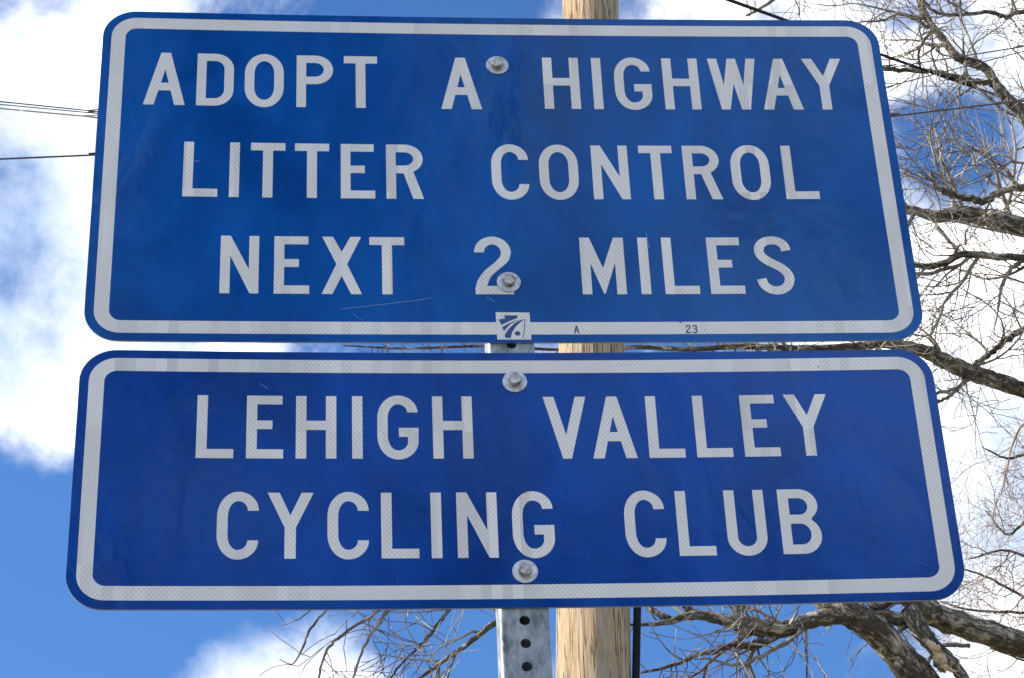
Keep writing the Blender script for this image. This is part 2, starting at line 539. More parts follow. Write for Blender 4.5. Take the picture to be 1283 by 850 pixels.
def glyph(c):
    """outline, holes (y up, inches)"""
    if c == 'A':
        w_ = 1.855
        ax = w_ / 2
        e = .47

        def inn(y, side):
            t = y / 2.03
            return ((e + (ax - e) * t), y) if side < 0 else ((w_ - e - (w_ - e - ax) * t), y)
        return [(0, 0), (ax - .215, 3), (ax + .215, 3), (w_, 0), (w_ - e, 0), inn(.82, 1), inn(.82, -1), (e, 0)], [[inn(1.26, -1), inn(1.26, 1), (ax, 2.03)]]
    if c == 'D':
        o = [(0, 0), (0, 3)] + ell(.80, 2.1, .85, .9, 90, 0) + ell(.80, .9, .85, .9, 0, -90)
        h = [(.42, .42), (.42, 2.58)] + ell(.80, 2.1, .43, .48, 90, 0) + ell(.80, .9, .43, .48, 0, -90)
        return o, [h]
    if c == 'O':
        w_ = 1.75
        a = w_ / 2
        o = ell(a, 1.92, a, 1.12, 180, 0, 24) + ell(a, 1.08, a, 1.12, 0, -180, 24)
        h = ell(a, 1.92, a - .43, .70, 180, 0, 24) + ell(a, 1.08, a - .43, .70, 0, -180, 24)
        return o, [h]
    if c == 'P':
        cx = .83
        o = [(0, 0), (0, 3)] + ell(cx, 2.165, .82, .835, 90, -90, 22) + [(.43, 1.33), (.43, 0)]
        h = [(.43, 1.765), (.43, 2.57)] + ell(cx, 2.1675, .40, .4025, 90, -90, 16)
        return o, [h]
    if c == 'R':
        cx = .82
        o = [(0, 0), (0, 3)] + ell(cx, 2.2, .81, .80, 90, -62, 20) + [(1.65, 0), (1.18, 0), (.77, 1.40), (.43, 1.40), (.43, 0)]
        h = [(.43, 1.83), (.43, 2.57)] + ell(cx, 2.2, .39, .37, 90, -90, 16)
        return o, [h]
    if c == 'B':
        o = [(0, 0), (0, 3)] + ell(.86, 2.25, .76, .75, 90, -52, 18) + ell(.86, .85, .80, .85, 54, -90, 18)
        h1 = [(.43, 1.81), (.43, 2.58)] + ell(.84, 2.195, .36, .385, 90, -90, 14)
        h2 = [(.43, .43), (.43, 1.39)] + ell(.84, .91, .40, .48, 90, -90, 14)
        return o, [h1, h2]
    if c == 'T':
        w_ = 1.515
        a = w_ / 2
        return [(0, 3), (w_, 3), (w_, 2.58), (a + .22, 2.58), (a + .22, 0), (a - .22, 0), (a - .22, 2.58), (0, 2.58)], []
    if c == 'H':
        w_ = 1.66
        return [(0, 0), (0, 3), (S, 3), (S, 1.80), (w_ - S, 1.80), (w_ - S, 3), (w_, 3), (w_, 0), (w_ - S, 0), (w_ - S, 1.36), (S, 1.36), (S, 0)], []
    if c == 'I':
        return [(0, 0), (0, 3), (S, 3), (S, 0)], []
    if c == 'L':
        return [(0, 0), (0, 3), (S, 3), (S, .43), (1.515, .43), (1.515, 0)], []
    if c == 'E':
        return [(0, 0), (0, 3), (1.46, 3), (1.46, 2.58), (S, 2.58), (S, 1.80), (1.06, 1.80), (1.06, 1.39), (S, 1.39), (S, .43), (1.51, .43), (1.51, 0)], []
    if c == 'N':
        w_ = 1.645
        return [(0, 0), (0, 3), (.42, 3), (w_ - .42, 1.25), (w_ - .42, 3), (w_, 3), (w_, 0), (w_ - .37, 0), (.42, 1.95), (.42, 0)], []
    if c == 'M':
        w_ = 1.93
        a = w_ / 2
        return [(0, 0), (0, 3), (.43, 3), (a, 1.37), (w_ - .43, 3), (w_, 3), (w_, 0), (w_ - .42, 0), (w_ - .42, 1.66), (a + .03, .03), (a - .03, .03), (.42, 1.66), (.42, 0)], []
    if c == 'V':
        w_ = 1.8
        a = w_ / 2
        return [(0, 3), (.45, 3), (a, 1.13), (w_ - .45, 3), (w_, 3), (a + .18, 0), (a - .18, 0)], []
    if c == 'Y':
        w_ = 1.85
        a = w_ / 2
        return [(0, 3), (.48, 3), (a, 1.96), (w_ - .48, 3), (w_, 3), (a + .225, 1.4), (a + .225, 0), (a - .225, 0), (a - .225, 1.4)], []
    if c == 'W':
        w_ = 2.24
        a = w_ / 2
        return [(0, 3), (.43, 3), (.665, 1.42), (a - .20, 3), (a + .20, 3), (w_ - .665, 1.42), (w_ - .43, 3), (w_, 3), (w_ - .45, 0), (w_ - .85, 0), (a, 1.52), (.85, 0), (.45, 0)], []
    if c == 'X':
        return [(.02, 3), (.48, 3), (.86, 2.2), (1.24, 3), (1.70, 3), (1.09, 1.55), (1.72, 0), (1.26, 0), (.86, .94), (.46, 0), (0, 0), (.63, 1.55)], []
    if c == 'U':
        w_ = 1.64
        a = w_ / 2
        return [(0, 3), (S, 3), (S, .82)] + ell(a, .82, a - S, .43, 180, 360, 18) + [(w_ - S, 3), (w_, 3), (w_, .82)] + ell(a, .82, a, .86, 0, -180, 24)[1:-1] + [(0, .82)], []
    if c == 'C':
        w_ = 1.66
        a = w_ / 2
        o = ell(a, 2.17, a, .87, 0, 90) + ell(a, 1.92, a, 1.12, 90, 180)[0 if False else 1:] + ell(a, 1.08, a, 1.12, 180, 270) + ell(a, .82, a, .86, 270, 360)[1:]
        i_ = ell(a, .82, a - .44, .43, 360, 270) + ell(a, 1.08, a - .43, .69, 270, 180)[1:] + ell(a, 1.92, a - .43, .69, 180, 90) + ell(a, 2.17, a - .44, .44, 90, 0)[1:]
        return o + i_, []
    if c == 'G':
        w_ = 1.70
        a = w_ / 2
        o = ell(a, 2.22, a - .03, .82, 0, 90) + ell(a, 1.92, a, 1.12, 90, 180)[1:] + ell(a, 1.08, a, 1.12, 180, 270) + ell(a, .86, a, .90, 270, 360)[1:]
        i_ = [(w_, 1.47), (.89, 1.47), (.89, 1.04), (w_ - .44, 1.04)] + ell(a, .80, a - .44, .41, 360, 270) + ell(a, 1.08, a - .43, .69, 270, 180)[1:] + ell(a, 1.92, a - .43, .69, 180, 90) + ell(a, 2.22, a - .46, .39, 90, 0)[1:]
        return o + i_, []
    if c == '2':
        o = ell(.80, 2.2, .80, .84, 180, -8, 24)
        o += [tuple(q) for q in smooth_path([(1.58, 2.06), (1.44, 1.70), (1.02, 1.28), (.68, .90), (.50, .43)], 6)]
        o += [(1.65, .43), (1.65, 0), (0, 0)]
        o += [tuple(q) for q in smooth_path([(0, .30), (.12, .74), (.42, 1.22), (.88, 1.66), (1.13, 1.98)], 6)]
        o += ell(.80, 2.2, .37, .42, -12, 180, 16)
        return o, []
    if c == 'S':
        path = smooth_path([(1.435, 2.28), (1.36, 2.56), (1.14, 2.77), (.83, 2.835), (.53, 2.77), (.30, 2.57), (.225, 2.27), (.31, 1.99), (.56, 1.74), (.84, 1.56),
                            (1.12, 1.37), (1.36, 1.10), (1.445, .80), (1.36, .47), (1.14, .25), (.83, .165), (.52, .25), (.29, .48), (.21, .78)], 4)
        return stroke(path, .425), []
    if c == '3':
        path = smooth_path([(.22, 2.35), (.40, 2.68), (.80, 2.80), (1.22, 2.62), (1.32, 2.22), (1.10, 1.82), (.70, 1.62), (1.12, 1.48), (1.40, 1.05), (1.28, .50), (.85, .21), (.40, .32), (.2, .68)], 5)
        return stroke(path, .40), []
    raise KeyError(c)


def flat_shape(name, loops, k, off, thick, mat, root):
    """loops in sign inches (u, v); first is the outline, the rest are holes"""
    polys = [[Vector((p[0], -p[1], 0)) for p in lp] for lp in loops]
    tris = tessellate_polygon(polys)
    flat = [p for lp in loops for p in lp]
    n = len(flat)
    vs_ = [sp(p[0], p[1], k, off) for p in flat] + [sp(p[0], p[1], k, off - thick) for p in flat]
    fs = []
    for a, b_, c in tris:
        nrm = (vs_[b_] - vs_[a]).cross(vs_[c] - vs_[a])
        fs.append((a, b_, c) if nrm.y < 0 else (a, c, b_))
    s = 0
    for lp in loops:
        m_ = len(lp)
        for i in range(m_):
            fs.append((s + i, s + (i + 1) % m_, n + s + (i + 1) % m_, n + s + i))
        s += m_
    return mesh_obj(name, vs_, fs, mat, root)


def letter(c, u, vbase, k, root, h=3.0, mat=None, off=.00024, name='letter', wscale=1.0):
    o, hs = glyph(c)
    q = h / 3.0
    return flat_shape(name, [[(u + x * q * wscale, vbase - y * q) for x, y in lp] for lp in [o] + hs], k, off, .0002, mat or M_WHITE, root)


def line(txt, us, vbase, k, root):
    for c, u in zip(txt, us):
        letter(c, u, vbase, k, root)


def bolt(u, v, k, root, spin):
    """hex head bolt on a flat washer"""
    c = sp(u, v, k, .0003)
    bolt_v, bolt_f = [], []
    n = 48

    def ring(verts, rad, y, hexa):
        i0 = len(verts)
        for i in range(n):
            a = 2 * math.pi * i / n + spin
            rr = rad
            if hexa:
                t = ((a - spin) % (math.pi / 3)) - math.pi / 6
                rr = rad * math.cos(math.pi / 6) / math.cos(t)
            verts.append(c + Vector((rr * math.cos(a), -y, rr * math.sin(a))))
        return i0

    def skin(verts, faces, prof):
        prev = None
        for rad, y, hx in prof:
            i0 = ring(verts, rad, y, hx)
            if prev is not None:
                for i in range(n):
                    j = (i + 1) % n
                    faces.append((prev + i, prev + j, i0 + j, i0 + i))
            prev = i0
        faces.append(tuple(prev + i for i in range(n)))
    q = IN
    skin(bolt_v, bolt_f, [(.30 * q, .05 * q, 0), (.30 * q, .085 * q, 0), (.285 * q, .10 * q, 0), (.285 * q, .105 * q, 1), (.285 * q, .285 * q, 1),
                          (.255 * q, .325 * q, 0), (.195 * q, .335 * q, 0), (.185 * q, .320 * q, 0), (.05 * q, .316 * q, 0)])
    bo = mesh_obj('bolt', bolt_v, bolt_f, M_BOLT, root)
    wv, wf = [], []
    skin(wv, wf, [(.515 * q, -.004 * q, 0), (.52 * q, .045 * q, 0), (.50 * q, .062 * q, 0), (.33 * q, .070 * q, 0), (.18 * q, .070 * q, 0)])
    wo_ = mesh_obj('washer', wv, wf, M_WASHER)
    wo_.parent = bo


V_L = 18.5365
up = thing('road_sign', 'upper blue road sign reading ADOPT A HIGHWAY LITTER CONTROL NEXT 2 MILES', 'road sign', (0, 0, 0))
build_plate('U', 0.0, 18.0, up, M_BLUE)
line('ADOPTA', (1.96, 4.31, 6.46, 8.79, 10.93, 15.33), 5.42, 'U', up)
line('HIGHWAY', (20.05, 22.32, 23.34, 25.60, 27.75, 30.15, 32.18), 5.36, 'U', up)
line('LITTER', (3.87, 5.89, 6.81, 8.75, 10.78, 12.79), 10.48, 'U', up)
line('CONTROL', (17.48, 19.62, 22.0, 24.16, 26.15, 28.30, 30.67), 10.45, 'U', up)
line('NEXT', (5.61, 7.91, 9.95, 12.01), 15.56, 'U', up)
line('2', (16.56,), 15.54, 'U', up)
line('MILES', (21.2, 23.77, 24.82, 26.82, 28.90), 15.54, 'U', up)
# the sticker with the road-and-keystone emblem
stk = flat_shape('sticker', [[(17.38, 16.47), (18.84, 16.49), (18.86, 17.87), (17.40, 17.87)]], 'U', .00034, .0002, M_WHITE, up)


def emblem(name, pts):
    # pts measured on the enlarged emblem: x 163..500 -> 17.38..18.85, y 555..820 -> 16.48..17.86
    o = flat_shape(name, [[(17.38 + (x - 163) / 337 * 1.47, 16.48 + (y - 555) / 265 * 1.38) for x, y in pts]], 'U', .00044, .00005, M_INK, up)
    o.parent = stk
    return o


emblem('emblem_stripe', [(248, 585), (378, 585), (376, 612), (330, 628), (270, 652), (215, 680), (188, 624), (252, 618)])
emblem('emblem_stripe', [(404, 626), (352, 645), (296, 676), (236, 738), (222, 704), (282, 668), (340, 640)])
emblem('emblem_stripe', [(446, 622), (404, 650), (350, 700), (316, 752), (300, 806), (248, 806), (244, 774), (286, 716), (346, 662), (398, 634)])
emblem('emblem_line', [(446, 622), (453, 626), (440, 735), (424, 806), (418, 806), (434, 730)])
emblem('emblem_dot', [(370 + 29 * math.cos(R(a)), 762 + 22 * math.sin(R(a))) for a in range(0, 360, 18)])
letter('A', 20.70, 17.56, 'U', up, h=.40, mat=M_INK, name='printed_letter', off=.0003)
letter('2', 25.54, 17.57, 'U', up, h=.42, mat=M_INK, name='printed_digit', off=.0003)
letter('3', 25.83, 17.57, 'U', up, h=.42, mat=M_INK, name='printed_digit', off=.0003)
for u, v, rr in ((25.37, 17.02, .035), (26.38, 17.40, .022), (25.28, 16.98, .022), (5.9, 16.1, .02), (30.1, 13.3, .03)):
    flat_shape('speck', [[(u + rr * math.cos(R(a)), v + rr * 1.3 * math.sin(R(a))) for a in range(0, 360, 45)]], 'U', .0003, .0001, M_INK, up)


def scratch(k, root, pts, wd):
    flat_shape('scratch', [stroke([Vector(p) for p in pts], wd)], k, .00016, .0001, M_SCR, root)


scratch('U', up, [(10.75, 16.33), (11.8, 16.18), (12.9, 16.03), (14.0, 15.86), (14.7, 15.72)], .018)
scratch('U', up, [(11.3, 16.55), (11.45, 16.75), (11.7, 16.9)], .014)
scratch('U', up, [(24.20, 12.2), (24.22, 12.6), (24.27, 13.1)], .018)
scratch('U', up, [(17.02, 15.68), (17.2, 15.78), (17.34, 15.92)], .016)
scratch('U', up, [(4.1, 8.6), (4.35, 8.55), (4.55, 8.52)], .02)
bolt(17.96, 2.87, 'U', up, .3)
bolt(18.01, 14.93, 'U', up, .0)

lo = thing('road_sign', 'lower blue road sign reading LEHIGH VALLEY CYCLING CLUB', 'road sign', (0, 0, 0))
build_plate('L', V_L, V_L + 12.0, lo, M_BLUE2)
line('LEHIGH', (4.86, 6.89, 8.91, 11.22, 12.26, 14.55), 23.70, 'L', lo)
line('VALLEY', (19.2, 21.17, 23.52, 25.52, 27.53, 29.40), 23.735, 'L', lo)
line('CYCLING', (5.80, 7.80, 10.21, 12.37, 14.38, 15.43, 17.68), 28.30, 'L', lo)
line('CLUB', (22.27, 24.42, 26.44, 28.67), 28.32, 'L', lo)
scratch('L', lo, [(7.4, 20.1), (7.6, 20.25), (7.75, 20.34)], .018)
scratch('L', lo, [(6.1, 27.2), (6.2, 27.22)], .03)
for u, v, rr in ((13.0, 29.25, .03), (9.1, 27.9, .035), (31.1, 19.35, .035)):
    flat_shape('speck', [[(u + rr * math.cos(R(a)), v + rr * 1.3 * math.sin(R(a))) for a in range(0, 360, 45)]], 'L', .0003, .0001, M_INK, lo)
bolt(18.06, 20.00, 'L', lo, .2)
bolt(18.10, 28.95, 'L', lo, .45)


# ------------------------------------------------------------------ perforated steel post
def build_post():
    pv, pf = [], []
    hw, T, rc = 1.0 * IN, .0027, .16 * IN
    cx, y0 = 0.0, .0024
    cy = y0 + hw
    zt = Z_TOP - .55 * IN
    n_units = int((zt + .02) / IN)
    ztop = zt
    half = IN / 2
    holes = 16

    def face_unit(org, ax, nrm, z, open_hole):
        """one inch of one side with its round hole"""
        ux = ax
        base = len(pv)
        wside = hw - rc
        outer = []
        for i in range(holes):
            a = 2 * math.pi * i / holes
            c, s_ = math.cos(a), math.sin(a)
            k = 1 / max(abs(c), abs(s_))
            outer.append((c * k * wside, s_ * k * half))
        rh = .215 * IN if open_hole else .01 * IN
        for (du, dz) in outer:
            pv.append(org + ux * du + Vector((0, 0, z + dz)))
        for i in range(holes):
            a = math.atan2(outer[i][1], outer[i][0])
            pv.append(org + ux * (rh * math.cos(a)) + Vector((0, 0, z + rh * math.sin(a))))
        for i in range(holes):
            a = math.atan2(outer[i][1], outer[i][0])
            pv.append(org + ux * (rh * math.cos(a)) - nrm * T + Vector((0, 0, z + rh * math.sin(a))))
        for i in range(holes):
            du, dz = outer[i]
            pv.append(org + ux * (du * .98) - nrm * T + Vector((0, 0, z + dz)))
        for i in range(holes):
            j = (i + 1) % holes
            for q in range(3):
                pf.append((base + q * holes + i, base + q * holes + j, base + (q + 1) * holes + j, base + (q + 1) * holes + i))
    for nrm, ax in ((Vector((0, -1, 0)), Vector((1, 0, 0))), (Vector((1, 0, 0)), Vector((0, 1, 0))),
                    (Vector((0, 1, 0)), Vector((-1, 0, 0))), (Vector((-1, 0, 0)), Vector((0, -1, 0)))):
        org = Vector((cx, cy, 0)) + nrm * hw
        for i in range(n_units):
            face_unit(org, ax, nrm, ztop - half - i * IN, nrm.y < .5)
        # rounded corner strip
        c0 = Vector((cx, cy, 0)) + (nrm + ax) * (hw - rc)
        i0 = len(pv)
        m_ = 6
        for zz in (ztop - n_units * IN, ztop):
            for q in range(m_ + 1):
                a = math.pi / 2 * q / m_
                pv.append(c0 + nrm * (rc * math.cos(a)) + ax * (rc * math.sin(a)) + Vector((0, 0, zz)))
        for q in range(m_):
            pf.append((i0 + q, i0 + q + 1, i0 + m_ + 2 + q, i0 + m_ + 1 + q))
    o = mesh_obj('sign_post', pv, pf, M_GALV)
    me = o.data
    bm = bmesh.new()
    bm.from_mesh(me)
    bmesh.ops.remove_doubles(bm, verts=bm.verts, dist=.00005)
    bm.to_mesh(me)
    bm.free()
    tag(o, 'square galvanised steel sign post with a row of punched holes', 'post')


build_post()


# ------------------------------------------------------------------ tubes
def frame_for(t, ref):
    s_ = t.cross(ref)
    if s_.length < 1e-4:
        s_ = t.cross(Vector((1, 0, .3)))
    s_.normalize()
    return s_, s_.cross(t).normalized()


def tube(V, Fc, pts, rad, sides, cap=True, rough=0.0, rng=None, coords=None):
    i0 = len(V)
    run = 0.0
    n = len(pts)
    a = None
    for i in range(n):
        t = (pts[min(n - 1, i + 1)] - pts[max(0, i - 1)]).normalized()
        if a is None:
            a, b_ = frame_for(t, Vector((.21, .93, .3)))
        else:
            a = a - t * a.dot(t)
            if a.length < 1e-5:
                a, b_ = frame_for(t, Vector((.21, .93, .3)))
            a.normalize()
            b_ = t.cross(a)
        r = rad[i]
        if i:
            run += (pts[i] - pts[i - 1]).length
        for q in range(sides):
            an = 2 * math.pi * q / sides
            if coords is not None:
                coords += [r * math.cos(an), r * math.sin(an), run]
            rr = r * (1 + (rng.uniform(-rough, rough) if rough else 0))
            V.append(pts[i] + a * (rr * math.cos(an)) + b_ * (rr * math.sin(an)))
    for i in range(n - 1):
        for q in range(sides):
            p, p2 = i0 + i * sides + q, i0 + i * sides + (q + 1) % sides
            Fc.append((p, p2, p2 + sides, p + sides))
    if cap:
        Fc.append(tuple(i0 + q for q in reversed(range(sides))))
        Fc.append(tuple(i0 + (n - 1) * sides + q for q in range(sides)))


# ------------------------------------------------------------------ wooden utility pole
def build_pole():
    Y = 5.6
    A, B = at(743.5, 800, Y), at(740.0, 15, Y)
    axis = (B - A).normalized()
    rA, rB = 46.8 * m_per_px(A), 35.3 * m_per_px(B)
    LA = (B - A).length
    zb, zt = -1.2, 9.6
    n_z, n_a = 60, 72
    rng = random.Random(4)
    ph = [rng.uniform(0, 6.28) for _ in range(8)]
    # direction (angle) of the worn arris that faces the road
    to_cam = (CAM - A)
    to_cam.z = 0
    to_cam.normalize()
    right = Vector((-to_cam.y, to_cam.x, 0))
    vs_, fs = [], []
    base = A + axis * ((0.0 - A.z) / axis.z)
    for i in range(n_z + 1):
        z = zb + (zt - zb) * i / n_z
        c = A + axis * ((z - A.z) / axis.z)
        r = rA + (rB - rA) * ((c - A).dot(axis) / LA)
        for q in range(n_a):
            a = 2 * math.pi * q / n_a
            # a = 0 faces the camera side; the trunk is slightly squared, with one raised arris near a = .14
            d = ((a - .16 + math.pi) % (2 * math.pi)) - math.pi
            fl = 1 - .085 * math.sin(min(abs(d), 1.45) / 1.45 * math.pi) + .010 * math.exp(-(d / .05) ** 2)
            wob = 1 + .006 * math.sin(9 * a + ph[0] + z * .3) + .005 * math.sin(17 * a + ph[1]) + .004 * math.sin(31 * a + ph[2] + z * .7) + .004 * math.sin(z * 2.1 + ph[3])
            rr = r * fl * wob
            vs_.append(c + to_cam * (rr * math.cos(a)) + right * (rr * math.sin(a)))
    for i in range(n_z):
        for q in range(n_a):
            p, p2 = i * n_a + q, i * n_a + (q + 1) % n_a
            fs.append((p, p2, p2 + n_a, p + n_a))
    fs.append(tuple(n_z * n_a + q for q in range(n_a)))
    root = thing('utility_pole', 'weathered round wooden utility pole behind the sign post', 'utility pole', tuple(base))
    mesh_obj('pole_shaft', vs_, fs, M_WOOD, root, smooth=True)
    # bracket straps that carry the black cable
    cab = []
    for (x, y) in ((800.5, 690), (798.5, 765), (797.5, 810), (796.5, 860), (795, 960)):
        cab.append(at(x, y, Y - .02))
    d = (cab[-1] - cab[-2]).normalized()
    end = cab[-1] + d * (cab[-1].z / -d.z + .2)
    for k_ in range(1, 6):
        cab.append(cab[4].lerp(end, k_ / 5))
    top_on_pole = at(775, 640, Y)
    cab = [top_on_pole, at(789, 655, Y - .02)] + cab
    V, Fc = [], []
    tube(V, Fc, cab, [5.0 * m_per_px(cab[3])] * len(cab), 12)
    cb = mesh_obj('cable', V, Fc, M_CABLE, None, smooth=True)
    tag(cb, 'thick black cable running up beside the wooden utility pole', 'cable')
    for p in (cab[4], cab[3] + (cab[2] - cab[3]) * .9, cab[7], cab[9]):
        c = A + axis * ((p.z - A.z) / axis.z)
        V, Fc = [], []
        tube(V, Fc, [c.lerp(p, .4), p], [.012, .012], 8)
        if p is not cab[4]:
            mesh_obj('standoff_bracket', V, Fc, M_CABLE, root)
    return A, axis, Y


P_A, P_AX, P_Y = build_pole()


def spline3(ctrl, n=8):
    P = [2 * ctrl[0] - ctrl[1]] + list(ctrl) + [2 * ctrl[-1] - ctrl[-2]]
    out = []
    for i in range(1, len(P) - 2):
        a, b_, c, d = P[i - 1], P[i], P[i + 1], P[i + 2]
        for j in range(n):
            t = j / n
            out.append(.5 * (2 * b_ + (c - a) * t + (2 * a - 5 * b_ + 4 * c - d) * t * t + (3 * b_ - a - 3 * c + d) * t ** 3))
    out.append(P[-2].copy())
    return out


# ------------------------------------------------------------------ overhead wires
def wire(px, Y, wpx, label, ends=True):
    pts = [at(x, y, Y) for x, y in px]
    if ends:
        d0, d1 = (pts[0] - pts[1]).normalized(), (pts[-1] - pts[-2]).normalized()
        pts = [pts[0] + d0 * 40 + Vector((0, 0, 2.0)), pts[0] + d0 * 14 + Vector((0, 0, .35))] + pts + [pts[-1] + d1 * 14 + Vector((0, 0, .35)), pts[-1] + d1 * 40 + Vector((0, 0, 2.0))]
    pts = spline3(pts, 10)
    r = .5 * wpx * m_per_px(at(px[0][0], px[0][1], Y))
    V, Fc = [], []
    tube(V, Fc, pts, [r] * len(pts), 6)
    o = mesh_obj('overhead_wire', V, Fc, M_WIRE, None, smooth=True)
    tag(o, label, 'wire', 'overhead wires behind the signs')


wire([(0, 127.5), (122, 137.5), (620, 140), (1108, 82.5), (1283, 58.5)], 6.9, 1.7, 'topmost of the thin overhead wires bunched left of the upper sign')
wire([(0, 131), (122, 140), (620, 150), (1110, 105), (1283, 64.5)], 7.1, 1.5, 'middle of the three thin overhead wires bunched left of the upper sign')
wire([(0, 199.5), (122, 192), (620, 168), (1112, 143), (1283, 126)], 6.7, 2.5, 'single thicker overhead wire running below the bunched wires')
hook = P_A + P_AX * ((at(742, 152, P_Y).z - P_A.z) / P_AX.z)
o_pts = [at(0, 136, 7.6), at(122, 144.5, 7.3), hook]
d0 = (o_pts[0] - o_pts[1]).normalized()
o_pts = [o_pts[0] + d0 * 40 + Vector((0, 0, 2)), o_pts[0] + d0 * 14 + Vector((0, 0, .3))] + o_pts
V, Fc = [], []
o_pts = spline3(o_pts, 10)
tube(V, Fc, o_pts, [.0042] * len(o_pts), 6)
tag(mesh_obj('overhead_wire', V, Fc, M_WIRE, None, smooth=True), 'lowest of the three bunched wires, tied to the wooden pole', 'wire', 'overhead wires behind the signs')
# service drop leaving the pole top towards the lower right
hook = P_A + P_AX * ((at(742, -62, P_Y).z - P_A.z) / P_AX.z)
sd = [hook, at(927, 5, 7.2), at(1105, 69, 8.8), at(1282, 131, 10.4), at(1500, 205, 12.4), at(2300, 450, 20)]
V, Fc = [], []
sd = spline3(sd, 10)
tube(V, Fc, sd, [.0095] * len(sd), 7)
tag(mesh_obj('service_cable', V, Fc, M_CABLE, None, smooth=True), 'straight dark service cable sloping down through the bare branches', 'cable')


# ------------------------------------------------------------------ bare trees
class Tree:
    def __init__(s, name, label, Y, seed, bark, twig):
        s.rng = random.Random(seed)
        s.Y = Y
        s.bark, s.twigm = bark, twig
        s.V, s.F = [], []
        s.nm, s.label = name, label
        s.root = None
        s.count = 0
        s.rmin = .0023

    def base(s, p):
        s.root = thing(s.nm, s.label, 'tree', tuple(p))

    def limb(s, pts, widths_px, name='limb', sides=12, mat=None):
        """pts: world points; widths: pixels of apparent width"""
        rad = [.5 * wd * m_per_px(p) for p, wd in zip(pts, widths_px)]
        sp_ = spline3(pts, 7)
        rr = []
        for i in range(len(pts) - 1):
            for j in range(7):
                rr.append(rad[i] + (rad[i + 1] - rad[i]) * j / 7)
        rr.append(rad[-1])
        # small kinks and swellings
        for i in range(1, len(sp_) - 1):
            k = rr[i] * (.09 if sides > 8 else .45)
            sp_[i] = sp_[i] + Vector((s.rng.uniform(-k, k), s.rng.uniform(-k, k), s.rng.uniform(-k, k)))
            rr[i] *= s.rng.uniform(.95, 1.06)
        V, Fc = [], []
        cs = []
        tube(V, Fc, sp_, rr, sides, rough=.03, rng=s.rng, coords=cs)
        o = mesh_obj(name, V, Fc, mat or (s.twigm if name == 'branch' and max(widths_px) < 7 else s.bark), s.root, smooth=True)
        o.data.attributes.new('bark', 'FLOAT_VECTOR', 'POINT').data.foreach_set('vector', cs)
        return sp_, rr

    def grow(s, p, d, L, r, lvl, droop=0.0):
        rng = s.rng
        n = max(4, min(18, int(L / .045)))
        pts, rad = [p], [r]
        d = d.normalized()
        bend = Vector((rng.gauss(0, .045), rng.gauss(0, .04), rng.gauss(0, .045)))
        kids = []
        for i in range(n):
            if rng.random() < .22:                      # a bud scar: the shoot changes course
                bend = Vector((rng.gauss(0, .06), rng.gauss(0, .05), rng.gauss(0, .06)))
                d = (d + Vector((rng.gauss(0, .30), rng.gauss(0, .22), rng.gauss(0, .30)))).normalized()
            d = (d + bend + Vector((rng.gauss(0, .055), rng.gauss(0, .045), rng.gauss(0, .055) + .012 - droop))).normalized()
            p = p + d * (L / n)
            pts.append(p)
            rr = r * (1 - .70 * (i + 1) / n)
            rad.append(max(rr, s.rmin))
            if lvl > 0 and i % 2 == 1:
                kids.append((p, d, rr))
        tube(s.V, s.F, pts, rad, 5 if lvl > 1 else 3, cap=False)
        s.count += 1
        if lvl > 0:
            for p_, d_, r_ in kids:
                for _ in range(rng.choice((0, 1, 1, 2) if lvl > 1 else (0, 1, 1, 1))):
                    side = Vector((rng.gauss(0, 1), rng.gauss(0, .7), rng.gauss(0, 1)))
                    side = (side - d_ * side.dot(d_)).normalized()
                    nd = (d_ * rng.uniform(.5, 1.1) + side * rng.uniform(.5, 1.0))
                    s.grow(p_, nd, L * rng.uniform(.35, .70), max(s.rmin * 1.2, r_ * rng.uniform(.5, .75)), lvl - 1, droop)

    def sprout(s, path, rad, per_m, L, lvl=2, t0=0.0, t1=1.0, droop=0.0, bias=None, rmax=.016):
        rng = s.rng
        for i in range(len(path) - 1):
            t = i / (len(path) - 1)
            if t < t0 or t > t1:
                continue
            seg = path[i + 1] - path[i]
            ln = seg.length
            k = per_m * ln
            k = int(k) + (1 if rng.random() < k - int(k) else 0)
            d0 = seg.normalized()
            for _ in range(k):
                side = Vector((rng.gauss(0, 1), rng.gauss(0, .7), rng.gauss(0, 1)))
                side = (side - d0 * side.dot(d0)).normalized()
                d = d0 * rng.uniform(.1, .9) + side
                if bias:
                    d = d.normalized() + Vector(bias)
                q = path[i].lerp(path[i + 1], rng.random())
                s.grow(q, d, L * rng.uniform(.45, 1.25), min(rmax, rad[i] * rng.uniform(.35, .6)), lvl, droop)

    def finish(s):
        o = mesh_obj('twigs', s.V, s.F, s.twigm, s.root, smooth=True)
        o['kind'] = 'stuff'
        print('TREE', s.nm, s.count, 'twigs', len(s.F), 'faces')


def P(Y, *xy):
    """path through measured spots; a third value is the width, a fourth an own distance"""
    pts = [at(q[0], q[1], q[3] if len(q) > 3 else Y) for q in xy]
    return pts, [q[2] for q in xy]


T1 = Tree('bare_tree', 'large bare tree with furrowed pale bark spreading behind the signs', 9.0, 11, M_BARK, M_TWIG)
TY = 9.0
tb = at(1700, 1250, TY)
trunk_base = Vector((tb.x, TY, 0))
T1.base(trunk_base)
tr_pts = [Vector((tb.x + .1, TY, -.4)), Vector((tb.x, TY, .8)), at(1690, 1250, TY), at(1640, 950, TY), at(1610, 620, TY), at(1580, 330, TY), at(1540, 40, TY), at(1500, -250, TY)]
trunk, trad = T1.limb(tr_pts, [175, 140, 120, 105, 85, 68, 48, 25], 'trunk', 20)
j_low, j_mid, j_up, j_top = tr_pts[3], tr_pts[4], tr_pts[5], tr_pts[6]


def wpx(p):
    return 1.0


